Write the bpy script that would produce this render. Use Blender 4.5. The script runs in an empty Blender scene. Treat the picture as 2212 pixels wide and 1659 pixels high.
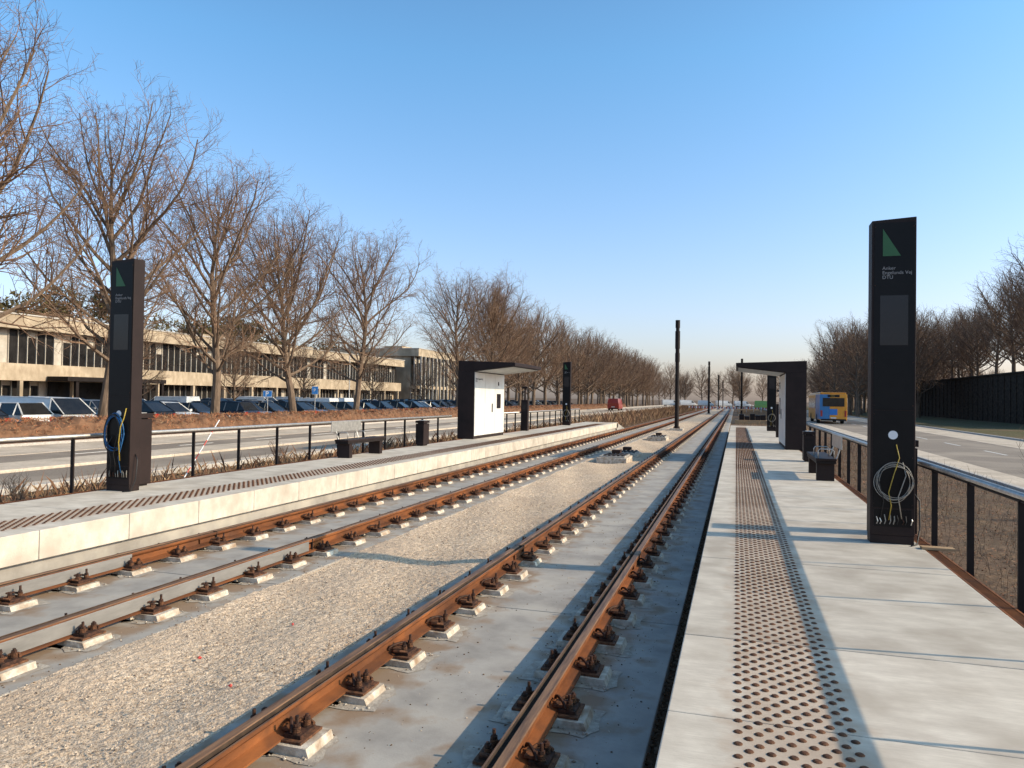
import bpy, math, random
from mathutils import Vector, Matrix
random.seed(7)
R=random.Random(11)
scene=bpy.context.scene
scene.view_settings.view_transform='Standard'
scene.view_settings.look='None'
scene.view_settings.exposure=0

# ---------------------------------------------------------------- materials
RAILX=(-1.18,-2.66,-5.38,-6.88)
def nmat(name,c1,c2,scale=5,rough=0.85,bump=0.0,bscale=None,stretch=(1,1,1),metal=0.0,c3=None,s3=1.0,lo=0.35,hi=0.65,spec=0.3,attr=None,detail=6,dist=0.02,railstain=None,speck=None,bands=None,bandcol=None,bandw=.3,bandamt=.5,broom=None):
    m=bpy.data.materials.new(name); m.use_nodes=True
    nt=m.node_tree; N=nt.nodes; L=nt.links
    b=N['Principled BSDF']; b.inputs['Roughness'].default_value=rough; b.inputs['Metallic'].default_value=metal
    b.inputs['Specular IOR Level'].default_value=spec
    tc=N.new('ShaderNodeTexCoord'); mp=N.new('ShaderNodeMapping'); mp.inputs['Scale'].default_value=stretch
    L.new(tc.outputs['Object'],mp.inputs['Vector'])
    n=N.new('ShaderNodeTexNoise'); n.inputs['Scale'].default_value=scale; n.inputs['Detail'].default_value=detail
    n.inputs['Roughness'].default_value=0.65
    L.new(mp.outputs[0],n.inputs['Vector'])
    mr=N.new('ShaderNodeMapRange'); mr.inputs['From Min'].default_value=lo; mr.inputs['From Max'].default_value=hi
    L.new(n.outputs['Fac'],mr.inputs['Value'])
    mx=N.new('ShaderNodeMix'); mx.data_type='RGBA'
    mx.inputs[6].default_value=(*c1,1); mx.inputs[7].default_value=(*c2,1)
    L.new(mr.outputs[0],mx.inputs[0])
    out=mx.outputs[2]
    def over(out,sc,fmin,fmax,col,amt=1,det=4,vec=None):
        n3=N.new('ShaderNodeTexNoise'); n3.inputs['Scale'].default_value=sc; n3.inputs['Detail'].default_value=det
        L.new(vec or tc.outputs['Object'],n3.inputs['Vector'])
        r3=N.new('ShaderNodeMapRange'); r3.inputs['From Min'].default_value=fmin; r3.inputs['From Max'].default_value=fmax; r3.inputs['To Max'].default_value=amt
        L.new(n3.outputs['Fac'],r3.inputs['Value'])
        m3=N.new('ShaderNodeMix'); m3.data_type='RGBA'; L.new(r3.outputs[0],m3.inputs[0]); L.new(out,m3.inputs[6]); m3.inputs[7].default_value=(*col,1)
        return m3.outputs[2]
    def near(out,xs,col,w0,w1,amt,nsc,nmul,nadd):
        sx=N.new('ShaderNodeSeparateXYZ'); L.new(tc.outputs['Object'],sx.inputs[0]); prev=None
        for rx in xs:
            a=N.new('ShaderNodeMath'); a.operation='SUBTRACT'; L.new(sx.outputs[0],a.inputs[0]); a.inputs[1].default_value=rx
            c=N.new('ShaderNodeMath'); c.operation='ABSOLUTE'; L.new(a.outputs[0],c.inputs[0])
            if prev:
                d=N.new('ShaderNodeMath'); d.operation='MINIMUM'; L.new(prev.outputs[0],d.inputs[0]); L.new(c.outputs[0],d.inputs[1]); prev=d
            else: prev=c
        nn=N.new('ShaderNodeTexNoise'); nn.inputs['Scale'].default_value=nsc; nn.inputs['Detail'].default_value=8; L.new(tc.outputs['Object'],nn.inputs['Vector'])
        f=N.new('ShaderNodeMath'); f.operation='MULTIPLY_ADD'; L.new(nn.outputs['Fac'],f.inputs[0]); f.inputs[1].default_value=nmul; f.inputs[2].default_value=nadd
        g=N.new('ShaderNodeMath'); g.operation='SUBTRACT'; L.new(prev.outputs[0],g.inputs[0]); L.new(f.outputs[0],g.inputs[1])
        r4=N.new('ShaderNodeMapRange'); r4.inputs['From Min'].default_value=w0; r4.inputs['From Max'].default_value=w1; r4.inputs['To Min'].default_value=amt; r4.inputs['To Max'].default_value=0
        L.new(g.outputs[0],r4.inputs['Value'])
        m4=N.new('ShaderNodeMix'); m4.data_type='RGBA'; L.new(r4.outputs[0],m4.inputs[0]); L.new(out,m4.inputs[6]); m4.inputs[7].default_value=(*col,1); return m4.outputs[2]
    if c3: out=over(out,s3,.45,.7,c3)
    if speck: out=over(out,speck[0],.60,.66,speck[1],.8,2)
    if broom:
        bm=N.new('ShaderNodeMapping'); bm.inputs['Scale'].default_value=(1.2,45,20); L.new(tc.outputs['Object'],bm.inputs['Vector'])
        out=over(out,3,.48,.72,broom,.5,5,bm.outputs[0])
    if railstain: out=near(out,RAILX,railstain,0,.42,.85,3.2,2.2,-1.05)
    if bands: out=near(out,bands,bandcol,bandw*.75,bandw*1.25,bandamt,6,.5,-.25)
    if attr:
        a=N.new('ShaderNodeAttribute'); a.attribute_name=attr
        hv=N.new('ShaderNodeMix'); hv.data_type='RGBA'; hv.blend_type='MULTIPLY'; hv.inputs[0].default_value=1
        L.new(out,hv.inputs[6]); L.new(a.outputs['Color'],hv.inputs[7]); out=hv.outputs[2]
    L.new(out,b.inputs['Base Color'])
    if bump>0:
        bn=N.new('ShaderNodeTexNoise'); bn.inputs['Scale'].default_value=bscale or scale*4; bn.inputs['Detail'].default_value=5
        L.new(mp.outputs[0],bn.inputs['Vector'])
        bp=N.new('ShaderNodeBump'); bp.inputs['Strength'].default_value=bump; bp.inputs['Distance'].default_value=dist
        L.new(bn.outputs['Fac'],bp.inputs['Height']); L.new(bp.outputs[0],b.inputs['Normal'])
    return m
def pmat(name,c,rough=0.5,metal=0,spec=0.5,coat=0):
    v=[max(0,x*0.85) for x in c]
    m=nmat(name,tuple(v),c,scale=3,rough=rough,metal=metal,spec=spec)
    if coat: m.node_tree.nodes['Principled BSDF'].inputs['Coat Weight'].default_value=coat
    return m

M={}
M['platform']=nmat('platform_concrete',(.47,.41,.345),(.67,.60,.51),scale=3.0,rough=.9,bump=.3,bscale=34,stretch=(1,2.2,1.5),c3=(.43,.37,.305),s3=2.3,attr='col',dist=.004,lo=.28,hi=.70,detail=12,bands=(.295,-8.335),bandcol=(.36,.225,.14),bandw=.3,bandamt=.45,broom=(.42,.36,.30))
M['slab']=nmat('track_slab_concrete',(.27,.24,.21),(.39,.352,.31),scale=2.2,rough=.8,bump=.25,bscale=60,c3=(.45,.40,.34),s3=1.6,dist=.004,railstain=(.25,.16,.095),detail=9)
M['gravel']=nmat('gravel_fines',(.30,.21,.14),(.74,.58,.43),scale=30,rough=1,bump=1,bscale=60,c3=(.50,.375,.27),s3=.9,lo=.32,hi=.64,detail=12,dist=.018,speck=(75,(.20,.14,.10)))
M['stone']=nmat('pebble',(.36,.27,.19),(.72,.59,.46),scale=18,rough=.95)
M['stoned']=nmat('dark_pebble',(.13,.093,.066),(.30,.215,.155),scale=18,rough=.95)
M['rust']=nmat('rail_rust',(.055,.023,.013),(.31,.105,.032),scale=4,rough=.8,bump=.4,bscale=60,stretch=(1,.25,1),c3=(.10,.042,.022),s3=3.5,lo=.3,hi=.72,metal=0,dist=.004,detail=9,spec=.2)
M['railtop']=nmat('rail_head_rust',(.10,.055,.033),(.29,.155,.08),scale=6,rough=.55,bump=.15,bscale=50,stretch=(4,.3,1),metal=.2,dist=.003)
M['groove']=nmat('rail_groove_dirt',(.03,.02,.015),(.07,.045,.03),scale=8,rough=1)
M['jacket']=nmat('rail_jacket_rubber',(.15,.14,.13),(.23,.215,.20),scale=4,rough=.6,bump=.1,bscale=40,stretch=(1,.4,2),dist=.003)
M['pad']=nmat('grout_pad',(.40,.335,.26),(.68,.60,.50),scale=14,rough=.95,bump=.6,bscale=50,c3=(.30,.20,.13),s3=8,dist=.01)
M['splat']=nmat('mortar_splash',(.29,.24,.195),(.46,.40,.33),scale=12,rough=.95,bump=.5,bscale=50,dist=.01)
M['bolt']=nmat('rusty_steel',(.018,.012,.010),(.10,.044,.026),scale=30,rough=.75,metal=.2)
M['clip']=nmat('rusty_clip',(.04,.02,.013),(.20,.085,.04),scale=25,rough=.85)
M['stud']=nmat('tactile_stud_rust',(.055,.024,.013),(.16,.07,.034),scale=12,rough=.7,metal=0,spec=.2)
M['black']=nmat('dark_bronze_steel',(.016,.009,.008),(.026,.015,.013),scale=2,rough=.55,metal=0,spec=.22)
M['blackf']=nmat('black_front_panel',(.005,.004,.004),(.009,.007,.007),scale=2,rough=.4,spec=.2)
M['screen']=nmat('screen_glass',(.018,.015,.016),(.026,.022,.024),scale=2,rough=.15,spec=.3)
M['steel']=nmat('galvanised_steel',(.42,.40,.37),(.60,.57,.53),scale=12,rough=.4,metal=.7)
M['post']=nmat('fence_post_paint',(.010,.007,.006),(.02,.013,.012),scale=4,rough=.6,spec=.2)
M['white']=nmat('white_panel',(.62,.61,.58),(.70,.69,.66),scale=2,rough=.4)
M['under']=nmat('canopy_soffit',(.45,.45,.43),(.55,.55,.53),scale=2,rough=.5)
M['green']=pmat('green_print',(.03,.12,.04),.5)
M['lettering']=pmat('grey_lettering',(.30,.28,.27),.6)
M['darktext']=pmat('dark_lettering',(.04,.04,.04),.6)
M['asphalt']=nmat('asphalt',(.18,.142,.112),(.28,.23,.185),scale=20,rough=.9,bump=.4,bscale=120,c3=(.34,.28,.22),s3=.35,dist=.006)
M['lotasphalt']=nmat('car_park_asphalt',(.09,.08,.07),(.16,.14,.125),scale=20,rough=.9)
M['paving']=nmat('light_paving',(.46,.375,.29),(.62,.52,.42),scale=9,rough=.95,bump=.3,bscale=60,c3=(.39,.32,.25),s3=.8,dist=.008)
M['kerb']=nmat('kerb_granite',(.38,.34,.30),(.52,.47,.42),scale=14,rough=.9)
M['linepaint']=nmat('road_marking_paint',(.5,.47,.43),(.75,.72,.68),scale=14,rough=.8)
M['dirt']=nmat('dry_soil',(.07,.04,.023),(.18,.11,.065),scale=9,rough=1,bump=.6,bscale=40,c3=(.12,.078,.042),s3=.5,dist=.02)
M['grass']=nmat('grass',(.065,.058,.02),(.13,.11,.045),scale=8,rough=1,bump=.8,bscale=30,c3=(.15,.10,.055),s3=.25,dist=.05)
M['straw']=nmat('dry_straw',(.22,.135,.07),(.42,.275,.16),scale=2,rough=1)
M['bramble']=nmat('bramble',(.095,.05,.03),(.22,.115,.065),scale=2,rough=1)
M['leafbr']=nmat('beech_leaf_brown',(.23,.085,.038),(.44,.19,.095),scale=3,rough=1)
M['bark']=nmat('bark',(.09,.063,.045),(.22,.155,.11),scale=4,rough=1,bump=.6,bscale=14,stretch=(2,2,.4),dist=.03)
M['twig']=nmat('twig_bark',(.14,.083,.054),(.26,.165,.11),scale=2,rough=1)
M['pine']=nmat('pine_needles',(.05,.045,.018),(.12,.09,.035),scale=2,rough=1)
M['cladding']=nmat('building_concrete',(.36,.275,.19),(.55,.44,.32),scale=1.5,rough=.95,bump=.2,bscale=20,stretch=(1,1,.5),c3=(.28,.215,.15),s3=.3)
M['glass']=nmat('window_glass',(.010,.009,.009),(.028,.025,.024),scale=.8,rough=.2,spec=.3)
M['blind']=nmat('window_blind',(.40,.35,.29),(.56,.50,.43),scale=1,rough=.8)
M['brick']=nmat('yellow_brick',(.30,.20,.11),(.42,.30,.18),scale=6,rough=.95)
M['wallst']=nmat('dark_stone',(.022,.017,.013),(.075,.055,.042),scale=3,rough=1,bump=.9,bscale=8,dist=.08,spec=.1)
M['tyre']=nmat('tyre',(.012,.012,.012),(.025,.025,.025),scale=8,rough=.9)
M['hub']=pmat('hubcap',(.38,.38,.39),.4,.6)
M['cglass']=nmat('car_glass',(.010,.010,.010),(.022,.022,.022),scale=1,rough=.12,spec=.4)
M['redl']=pmat('tail_lamp',(.35,.02,.015),.3)
M['whitel']=pmat('head_lamp',(.7,.7,.7),.2)
M['plate']=pmat('number_plate',(.7,.7,.68),.5)
M['busblue']=pmat('bus_blue',(.02,.17,.40),.35,coat=.2)
M['busyel']=pmat('bus_yellow',(.75,.30,.02),.35,coat=.2)
M['signblue']=pmat('sign_blue',(.02,.18,.55),.45)
M['signwhite']=pmat('sign_white',(.78,.78,.78),.5)
M['redp']=pmat('red_paint',(.55,.06,.04),.5)
M['cyellow']=pmat('cable_yellow',(.40,.28,.04),.5)
M['cwhite']=pmat('cable_grey',(.30,.27,.23),.5)
M['cblue']=pmat('cable_blue',(.01,.09,.24),.5)
M['cblack']=pmat('cable_black',(.012,.012,.012),.5)
M['wood']=nmat('wood_plank',(.28,.17,.09),(.45,.30,.17),scale=8,rough=.85,stretch=(.5,6,6))
paints={'black':(.010,.010,.011),'navy':(.012,.017,.035),'grey':(.10,.10,.10),'silver':(.35,.35,.35),'white':(.74,.73,.71),'red':(.32,.03,.02),'brown':(.06,.04,.03),'lime':(.28,.5,.08)}
for k,c in paints.items(): M['car_'+k]=pmat('car_paint_'+k,c,.3,.25 if k in('grey','silver') else 0,coat=.4)

# ---------------------------------------------------------------- mesh builder
class MB:
    def __init__(s): s.v=[];s.f=[];s.m=[];s.mats=[];s.fc=[]
    def mi(s,k):
        if k not in s.mats: s.mats.append(k)
        return s.mats.index(k)
    def face(s,idx,k): s.f.append(idx); s.m.append(s.mi(k))
    def box(s,x0,x1,y0,y1,z0,z1,k,top=None):
        n=len(s.v)
        s.v+=[(x0,y0,z0),(x1,y0,z0),(x1,y1,z0),(x0,y1,z0),(x0,y0,z1),(x1,y0,z1),(x1,y1,z1),(x0,y1,z1)]
        for q in((3,2,1,0),(0,1,5,4),(1,2,6,5),(2,3,7,6),(3,0,4,7)): s.face([n+i for i in q],k)
        s.face([n+4,n+5,n+6,n+7],top or k)
    def prism_y(s,pts,y0,y1,k,mk=None,caps=True,seg=1):
        n=len(s.v); c=len(pts)
        for j in range(seg+1):
            y=y0+(y1-y0)*j/seg
            s.v+=[(p[0],y,p[1]) for p in pts]
        for j in range(seg):
            a=n+j*c; b=a+c
            for i in range(c):
                i2=(i+1)%c
                s.face([a+i,a+i2,b+i2,b+i],mk[i] if mk else k)
        if caps:
            s.face([n+i for i in range(c)][::-1],k); s.face([n+seg*c+i for i in range(c)],k)
    def tube(s,pts,rad,k,sides=6,cap=True):
        n=len(s.v); P=[Vector(p) for p in pts]
        if not isinstance(rad,(list,tuple)): rad=[rad]*len(P)
        prev=None
        for i,p in enumerate(P):
            d=(P[min(i+1,len(P)-1)]-P[max(i-1,0)]).normalized()
            if prev is None:
                a=Vector((0,0,1)) if abs(d.z)<.9 else Vector((1,0,0))
                u=d.cross(a).normalized()
            else:
                u=(prev-d*prev.dot(d)).normalized()
            prev=u; w=d.cross(u)
            for j in range(sides):
                t=2*math.pi*j/sides
                q=p+(u*math.cos(t)+w*math.sin(t))*rad[i]
                s.v.append((q.x,q.y,q.z))
        for i in range(len(P)-1):
            for j in range(sides):
                j2=(j+1)%sides; a=n+i*sides
                s.face([a+j,a+j2,a+sides+j2,a+sides+j],k)
        if cap:
            s.face([n+j for j in range(sides)][::-1],k); e=n+(len(P)-1)*sides
            s.face([e+j for j in range(sides)],k)
    def cyl(s,c,r,z0,z1,k,sides=12,r2=None):
        s.tube([(c[0],c[1],z0),(c[0],c[1],z1)],[r,r if r2 is None else r2],k,sides)
    def add(s,o,dx=0,dy=0,dz=0,sx=1,sy=1,rot=0):
        n=len(s.v); c,sn=math.cos(rot),math.sin(rot)
        for (x,y,z) in o.v:
            x*=sx; y*=sy
            s.v.append((x*c-y*sn+dx,x*sn+y*c+dy,z+dz))
        flip=(sx*sy<0)
        mp=[s.mi(k) for k in o.mats]
        for f,m in zip(o.f,o.m):
            g=[n+i for i in f]
            s.f.append(g[::-1] if flip else g); s.m.append(mp[m])
    def mesh(s,name):
        me=bpy.data.meshes.new(name); me.from_pydata(s.v,[],s.f)
        for k in s.mats: me.materials.append(M[k])
        me.polygons.foreach_set('material_index',s.m); me.update()
        return me
    def obj(s,name,parent=None,bevel=0,smooth=False,loc=None):
        o=bpy.data.objects.new(name,s.mesh(name)); scene.collection.objects.link(o)
        if parent: o.parent=parent
        if loc: o.location=loc
        if bevel:
            b=o.modifiers.new('bev','BEVEL'); b.width=bevel; b.segments=2; b.limit_method='ANGLE'
        if smooth: o.data.shade_smooth()
        return o
def empty(name,loc=(0,0,0)):
    e=bpy.data.objects.new(name,None); e.location=loc; scene.collection.objects.link(e); return e
def text(s,size,k,loc,rot,parent=None,name='lettering',sp=1.0):
    cu=bpy.data.curves.new(name,'FONT'); cu.body=s; cu.size=size; cu.extrude=.0015; cu.space_line=.95; cu.space_character=sp
    cu.materials.append(M[k])
    o=bpy.data.objects.new(name,cu); scene.collection.objects.link(o)
    o.location=loc; o.rotation_euler=rot
    if parent: o.parent=parent
    return o

# ---------------------------------------------------------------- ground strips
def sheet(name,x0,x1,y0,y1,z,k,nx=1,ny=1,fn=None):
    b=MB()
    for j in range(ny+1):
        for i in range(nx+1):
            x=x0+(x1-x0)*i/nx; y=y0+(y1-y0)*j/ny
            b.v.append((x,y,z+(fn(x,y) if fn else 0)))
    for j in range(ny):
        for i in range(nx):
            a=j*(nx+1)+i; b.face([a,a+1,a+nx+2,a+nx+1],k)
    return b.obj(name)
sheet('ground',-1500,1500,-300,2500,-.10,'dirt')
b=MB()
RY0,RY1=-40,420
def strip(b,x0,x1,z0,z1,k,y0=RY0,y1=RY1): b.box(x0,x1,y0,y1,z0,z1,k)
strip(b,-26.4,-14.9,-.3,-.06,'asphalt')
b.obj('road')
b=MB(); strip(b,-14.9,-14.7,-.3,.04,'kerb'); strip(b,-26.6,-26.4,-.3,.04,'kerb'); b.obj('kerb',bevel=.02)
b=MB(); strip(b,-20.1,-18.2,-.3,.02,'paving'); b.obj('traffic_island',bevel=.02)
b=MB(); strip(b,-26.2,-22.9,-.3,-.048,'paving'); strip(b,-15.9,-14.9,-.3,-.05,'paving'); b.obj('cycle_path')
b=MB()
y=RY0
while y<RY1:
    b.box(-21.8,-21.68,y,y+2,-.3,-.052,'linepaint'); y+=5
b.obj('road_marking')
sheet('parking_lot',-58,-30,-30,190,-.092,'lotasphalt')
b=MB(); strip(b,7.0,16.6,-.3,-.06,'asphalt'); b.obj('road')
b=MB(); strip(b,16.6,16.8,-.3,.05,'kerb'); strip(b,6.8,7.0,-.3,.05,'kerb'); b.obj('kerb',bevel=.02)
b=MB(); strip(b,13.6,16.6,-.3,-.052,'paving'); strip(b,7.0,8.2,-.3,-.052,'paving'); b.obj('footpath')
b=MB(); 
y=RY0
while y<RY1:
    b.box(11.2,11.32,y,y+3,-.3,-.054,'linepaint'); y+=7
b.obj('road_marking')
sheet('lawn',16.8,31.8,-40,400,-.09,'grass')

# ---------------------------------------------------------------- track slabs
for (x0,x1) in ((-3.05,-.5),(-7.6,-4.87)):
    b=MB(); y=-3.2
    L=5.2
    b.box(x0+.02,x1-.02,-3.2,300,-.31,-.012,'groove')
    while y<300:
        b.box(x0,x1,y,y+L-.018,-.3,0,'slab'); y+=L
    b.obj('track_slab',bevel=.008)
def gz(x,y):
    return .014*math.sin(x*5.1+y*1.3)+.014*math.sin(y*2.7-x*3)+R.uniform(-.007,.007)-.02+.03*(abs(x+3.95)/.95)**2
sheet('gravel_bed',-4.875,-3.045,-3,70,-.01,'gravel',50,2000,gz)
sheet('gravel_bed',-4.875,-3.045,70,300,-.02,'gravel')
b=MB()
def pebble(b,x,y,z,r,k):
    n=len(b.v)
    pts=[(1,0,0),(0,1,0),(-1,0,0),(0,-1,0),(0,0,.7),(0,0,-.7)]
    a=R.uniform(0,6.28); sx,sy=R.uniform(.6,1.4),R.uniform(.6,1.2)
    for p in pts:
        px,py=p[0]*sx,p[1]*sy
        b.v.append((x+r*(px*math.cos(a)-py*math.sin(a))+R.uniform(-.2,.2)*r,y+r*(px*math.sin(a)+py*math.cos(a)),z+r*p[2]))
    for q in((0,1,4),(1,2,4),(2,3,4),(3,0,4),(1,0,5),(2,1,5),(3,2,5),(0,3,5)): b.face([n+i for i in q],k)
for i in range(17000):
    y=1.5+14*R.random()**1.3; x=R.uniform(-4.9,-3.02)
    pebble(b,x,y,.0+.02*(abs(x+3.95)/.95)**2-.017,R.choice([.003,.004,.004,.005,.006,.007,.010]) ,R.choice(['stone','stone','stone','stoned']))
for i in range(3600):
    y=R.uniform(1.5,14); x=R.choice([R.uniform(-.55,-1.1),R.uniform(-3.1,-2.8),R.uniform(-1.3,-1.6),R.uniform(-4.75,-5.2),R.uniform(-1.3,-2.5)])
    pebble(b,x,y,.002,R.choice([.002,.003,.004,.005,.009]),R.choice(['stone','stoned','dirt']))
for i in range(900):
    pebble(b,R.uniform(-.5,-.40),R.uniform(1,14),-.04,R.uniform(.01,.025),'dirt')
b.obj('gravel_stones')

# rails
prof=[(-.09,0),(.09,0),(.09,.012),(.015,.035),(.008,.10),(.05,.112),(.062,.13),(.062,.153),(.05,.153),(.044,.125),(.014,.125),(.008,.155),(.002,.16),(-.05,.16),(-.056,.153),(-.056,.125),(-.01,.105),(-.01,.035),(-.09,.012)]
rk=['rust']*len(prof); rk[7]='railtop'; rk[8]='groove'; rk[9]='groove'; rk[10]='groove'; rk[11]='railtop'; rk[12]='railtop'; rk[13]='railtop'
rails=[(-1.18,-1),(-2.66,1),(-5.38,-1),(-6.88,1)]
for rx,s in rails:
    b=MB()
    if s==1: pts=[(rx+p[0],.06+p[1]) for p in prof]; mk=rk
    else:
        pts=[(rx-p[0],.06+p[1]) for p in prof][::-1]; mk=rk[::-1]; mk=mk[1:]+mk[:1]
    b.prism_y(pts,-3,330,'rust',mk,seg=60)
    for jy in (9.2 if rx>-3 else 8.6,):
        b.box(rx+.012,rx+.035,jy-.3,jy+.3,.10,.155,'rust')
        b.box(rx-.06,rx+.066,jy-.004,jy+.004,.08,.2215,'groove')
    b.obj('rail')
    if rx<-5:
        b=MB(); ye=8.5 if rx>-6 else 7.1
        b.prism_y([(rx+.022,.10),(rx+.07,.085),(rx+.07,.20),(rx+.064,.205),(rx+.022,.17)],-3,ye,'jacket')
        b.prism_y([(rx-.022,.10),(rx-.022,.17),(rx-.064,.205),(rx-.07,.20),(rx-.07,.085)],-3,ye,'jacket')
        b.obj('rail_jacket')
def fast(detail):
    t=MB()
    r=R
    n=len(t.v); k=18
    for i in range(k):
        a=2*math.pi*i/k
        rr=r.uniform(.82,1.18)
        t.v.append((.14+.2*rr*max(-1,min(1,1.3*math.cos(a))),.22*rr*max(-1,min(1,1.3*math.sin(a))),.004))
    t.face([n+i for i in range(k)],'splat')
    j=r.uniform(-.02,.02)
    t.prism_y([(-.02,0),(.28+j,0),(.26+j,.05+j*.3),(-.02,.055)],-.145+j*.5,.145+j*.3,'pad')
    t.box(-.02,.225,-.12,.12,.055,.07,'clip')
    if detail:
        t.box(.085,.20,-.085,.085,.07,.092,'bolt')
        t.box(.05,.12,-.05,.05,.092,.105,'clip')
        for yy,h in ((.055,.165),(-.055,.135)):
            hh=h+r.uniform(-.01,.01); xx=.155
            t.cyl((xx,yy),.030,.092,.099,'bolt',10)
            for q in range(3): t.cyl((xx,yy),.024,.101+q*.011,.108+q*.011,'clip',9)
            t.cyl((xx,yy),.021,.134,.15,'bolt',6)
            t.cyl((xx,yy),.011,.15,hh+.03,'bolt',8)
        pts=[]
        for q in range(9):
            a=math.pi*q/8
            pts.append((.10+.05*math.cos(a*1.0)-.02,.075*math.cos(a),.10+.035*math.sin(a)))
        t.tube(pts,.011,'bolt',6)
        t.tube([(.06,-.07,.09),(.09,-.1,.105),(.14,-.105,.11),(.19,-.08,.1)],.011,'clip',6)
        for q in range(14):
            pebble(t,r.uniform(.0,.30),r.choice([-1,1])*r.uniform(.13,.22),.008,r.uniform(.006,.014),r.choice(['splat','stoned','pad']))
    else:
        t.box(.06,.20,-.08,.08,.07,.11,'bolt'); t.cyl((.155,.05),.022,.11,.18,'bolt',5)
    return t
T1=[fast(True) for _ in range(8)]; T0=fast(False)
b=MB()
for rx,s in rails:
    off=R.uniform(0,.4)
    k=0
    while True:
        y=1.6+off+k*.75; k+=1
        if y>110: break
        for sd in (1,-1):
            t=R.choice(T1) if y<32 else T0
            b.add(t,rx,y+R.uniform(-.015,.015),0,sx=sd,sy=R.choice([1,-1]) if y<32 else 1)
b.obj('rail_fastening')
b=MB(); b.box(-3.05,-2.93,-3,300,-.1,.03,'slab'); b.obj('track_slab_edge',bevel=.008)

for (yy,l,h) in ((24.5,1.5,.16),(27.2,1.4,.10),(39,1.6,.14)):
    b=MB(); b.box(-4.45,-3.45,yy,yy+l,-.2,h,'pad'); b.box(-4.38,-3.52,yy+.1,yy+l-.1,h,h+.05,'slab')
    for i in range(5): b.box(-4.25+i*.15,-4.17+i*.15,yy+.2,yy+l-.2,h+.05,h+.09,'post')
    b.box(-4.1,-3.8,yy+l-.5,yy+l-.2,h+.09,h+.2,'bolt')
    b.obj('drain_chamber',bevel=.01)

# ---------------------------------------------------------------- platforms
def platform(xe,xb,sgn):
    b=MB(); cols=[]
    ystart=6.65-1.33*7; nb=0
    bx0,bx1=min(xe,xb),max(xe,xb)
    y=ystart; 
    while y<50:
        g=.008
        z=.5+R.uniform(-.0015,.0015)
        c=R.uniform(.86,1.04)
        n0=len(b.f)
        b.box(bx0,bx1,y+g/2,y+1.33-g/2,.16,z,'platform')
        cols+= [c]*(len(b.f)-n0)
        y+=1.33
    me=b.mesh('platform')
    at=me.color_attributes.new('col','FLOAT_COLOR','CORNER')
    for p in me.polygons:
        c=cols[p.index]
        for l in p.loop_indices: at.data[l].color=(c,c*.995,c*.985,1)
    o=bpy.data.objects.new('platform',me); scene.collection.objects.link(o)
    bv=o.modifiers.new('bev','BEVEL'); bv.width=.008; bv.segments=2; bv.limit_method='ANGLE'
    b=MB(); rec=.09*sgn
    x0,x1=sorted((xe+rec,xb)); b.box(x0,x1,ystart,50,-.3,.158,'slab')
    p=[(50.0,.5),(50.0,-.3),(53.5,-.3),(53.5,.02)]
    n=len(b.v)
    for x in (bx0,bx1): b.v+=[(x,q[0],q[1]) for q in p]
    b.face([n,n+1,n+2,n+3],'slab'); b.face([n+7,n+6,n+5,n+4],'slab'); b.face([n,n+3,n+7,n+4],'platform')
    f=b.obj('platform_base'); f.parent=o
    at2=f.data.color_attributes.new('col','FLOAT_COLOR','CORNER')
    for d in at2.data: d.color=(1,1,1,1)
    b=MB(); x0=xe+sgn*.335
    st=MB(); k=10
    rr=[(.0225,0),(.0195,.0032),(.012,.007)]
    for (r_,z_) in rr: st.v+=[(r_*math.cos(2*math.pi*i/k),r_*math.sin(2*math.pi*i/k),z_) for i in range(k)]
    for j in range(2):
        for i in range(k): st.face([j*k+i,j*k+(i+1)%k,(j+1)*k+(i+1)%k,(j+1)*k+i],'stud')
    st.face([2*k+i for i in range(k)],'stud')
    row=0; y=1.2
    while y<47:
        for i in range(6):
            b.add(st,x0+sgn*(.02+i*.098+(.049 if row%2 else 0)),y,.5015)
        y+=.066; row+=1
    b.obj('tactile_paving')
platform(-.33,2.03,1)
platform(-7.71,-10.04+.1,-1)
def grate(x0,x1):
    b=MB(); b.box(x0,x1,-2,50,-.3,.47,'groove')
    b.box(x0,x0+.018,-2,50,.47,.497,'rust'); b.box(x1-.018,x1,-2,50,.47,.497,'rust')
    y=1
    while y<26: b.box(x0+.018,x1-.018,y,y+.012,.475,.494,'rust'); y+=.03
    b.obj('drain_grate')
grate(2.034,2.17); grate(-10.08,-9.944)

def fence(x,sgn,y0,y1,off):
    e=MB(); y=off
    ys=[]
    while y<y1:
        if y>y0: ys.append(y)
        y+=1.37
    for y in ys:
        e.box(x-.03,x+.03,y-.012,y+.012,.12,1.36,'post')
        e.box(x-.034,x+.034,y-.05,y+.05,.40,.412,'post')
        e.box(x-.012,x+.012,y-.016,y+.016,1.36,1.375,'post')
        for zz in (.3,.42): e.tube([(x-.04,y,zz),(x+.04,y,zz)],.012,'bolt',6)
    e.box(x-.008,x+.05,y0,y1,.25,.40,'post')
    e.box(x-.018,x+.018,y0,y1,1.345,1.362,'post')
    o=e.obj('fence')
    h=MB(); h.tube([(x,y0,1.395),(x,y1,1.395)],.03,'steel',14)
    h=h.obj('handrail',parent=o,smooth=True)
fence(2.21,1,-1.5,25.6,4.16-1.37*4); fence(2.21,1,31,46,4.16)
fence(-10.10,-1,-1.5,25.6,12.0-1.37*9); fence(-10.10,-1,31,49,12.0)

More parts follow.
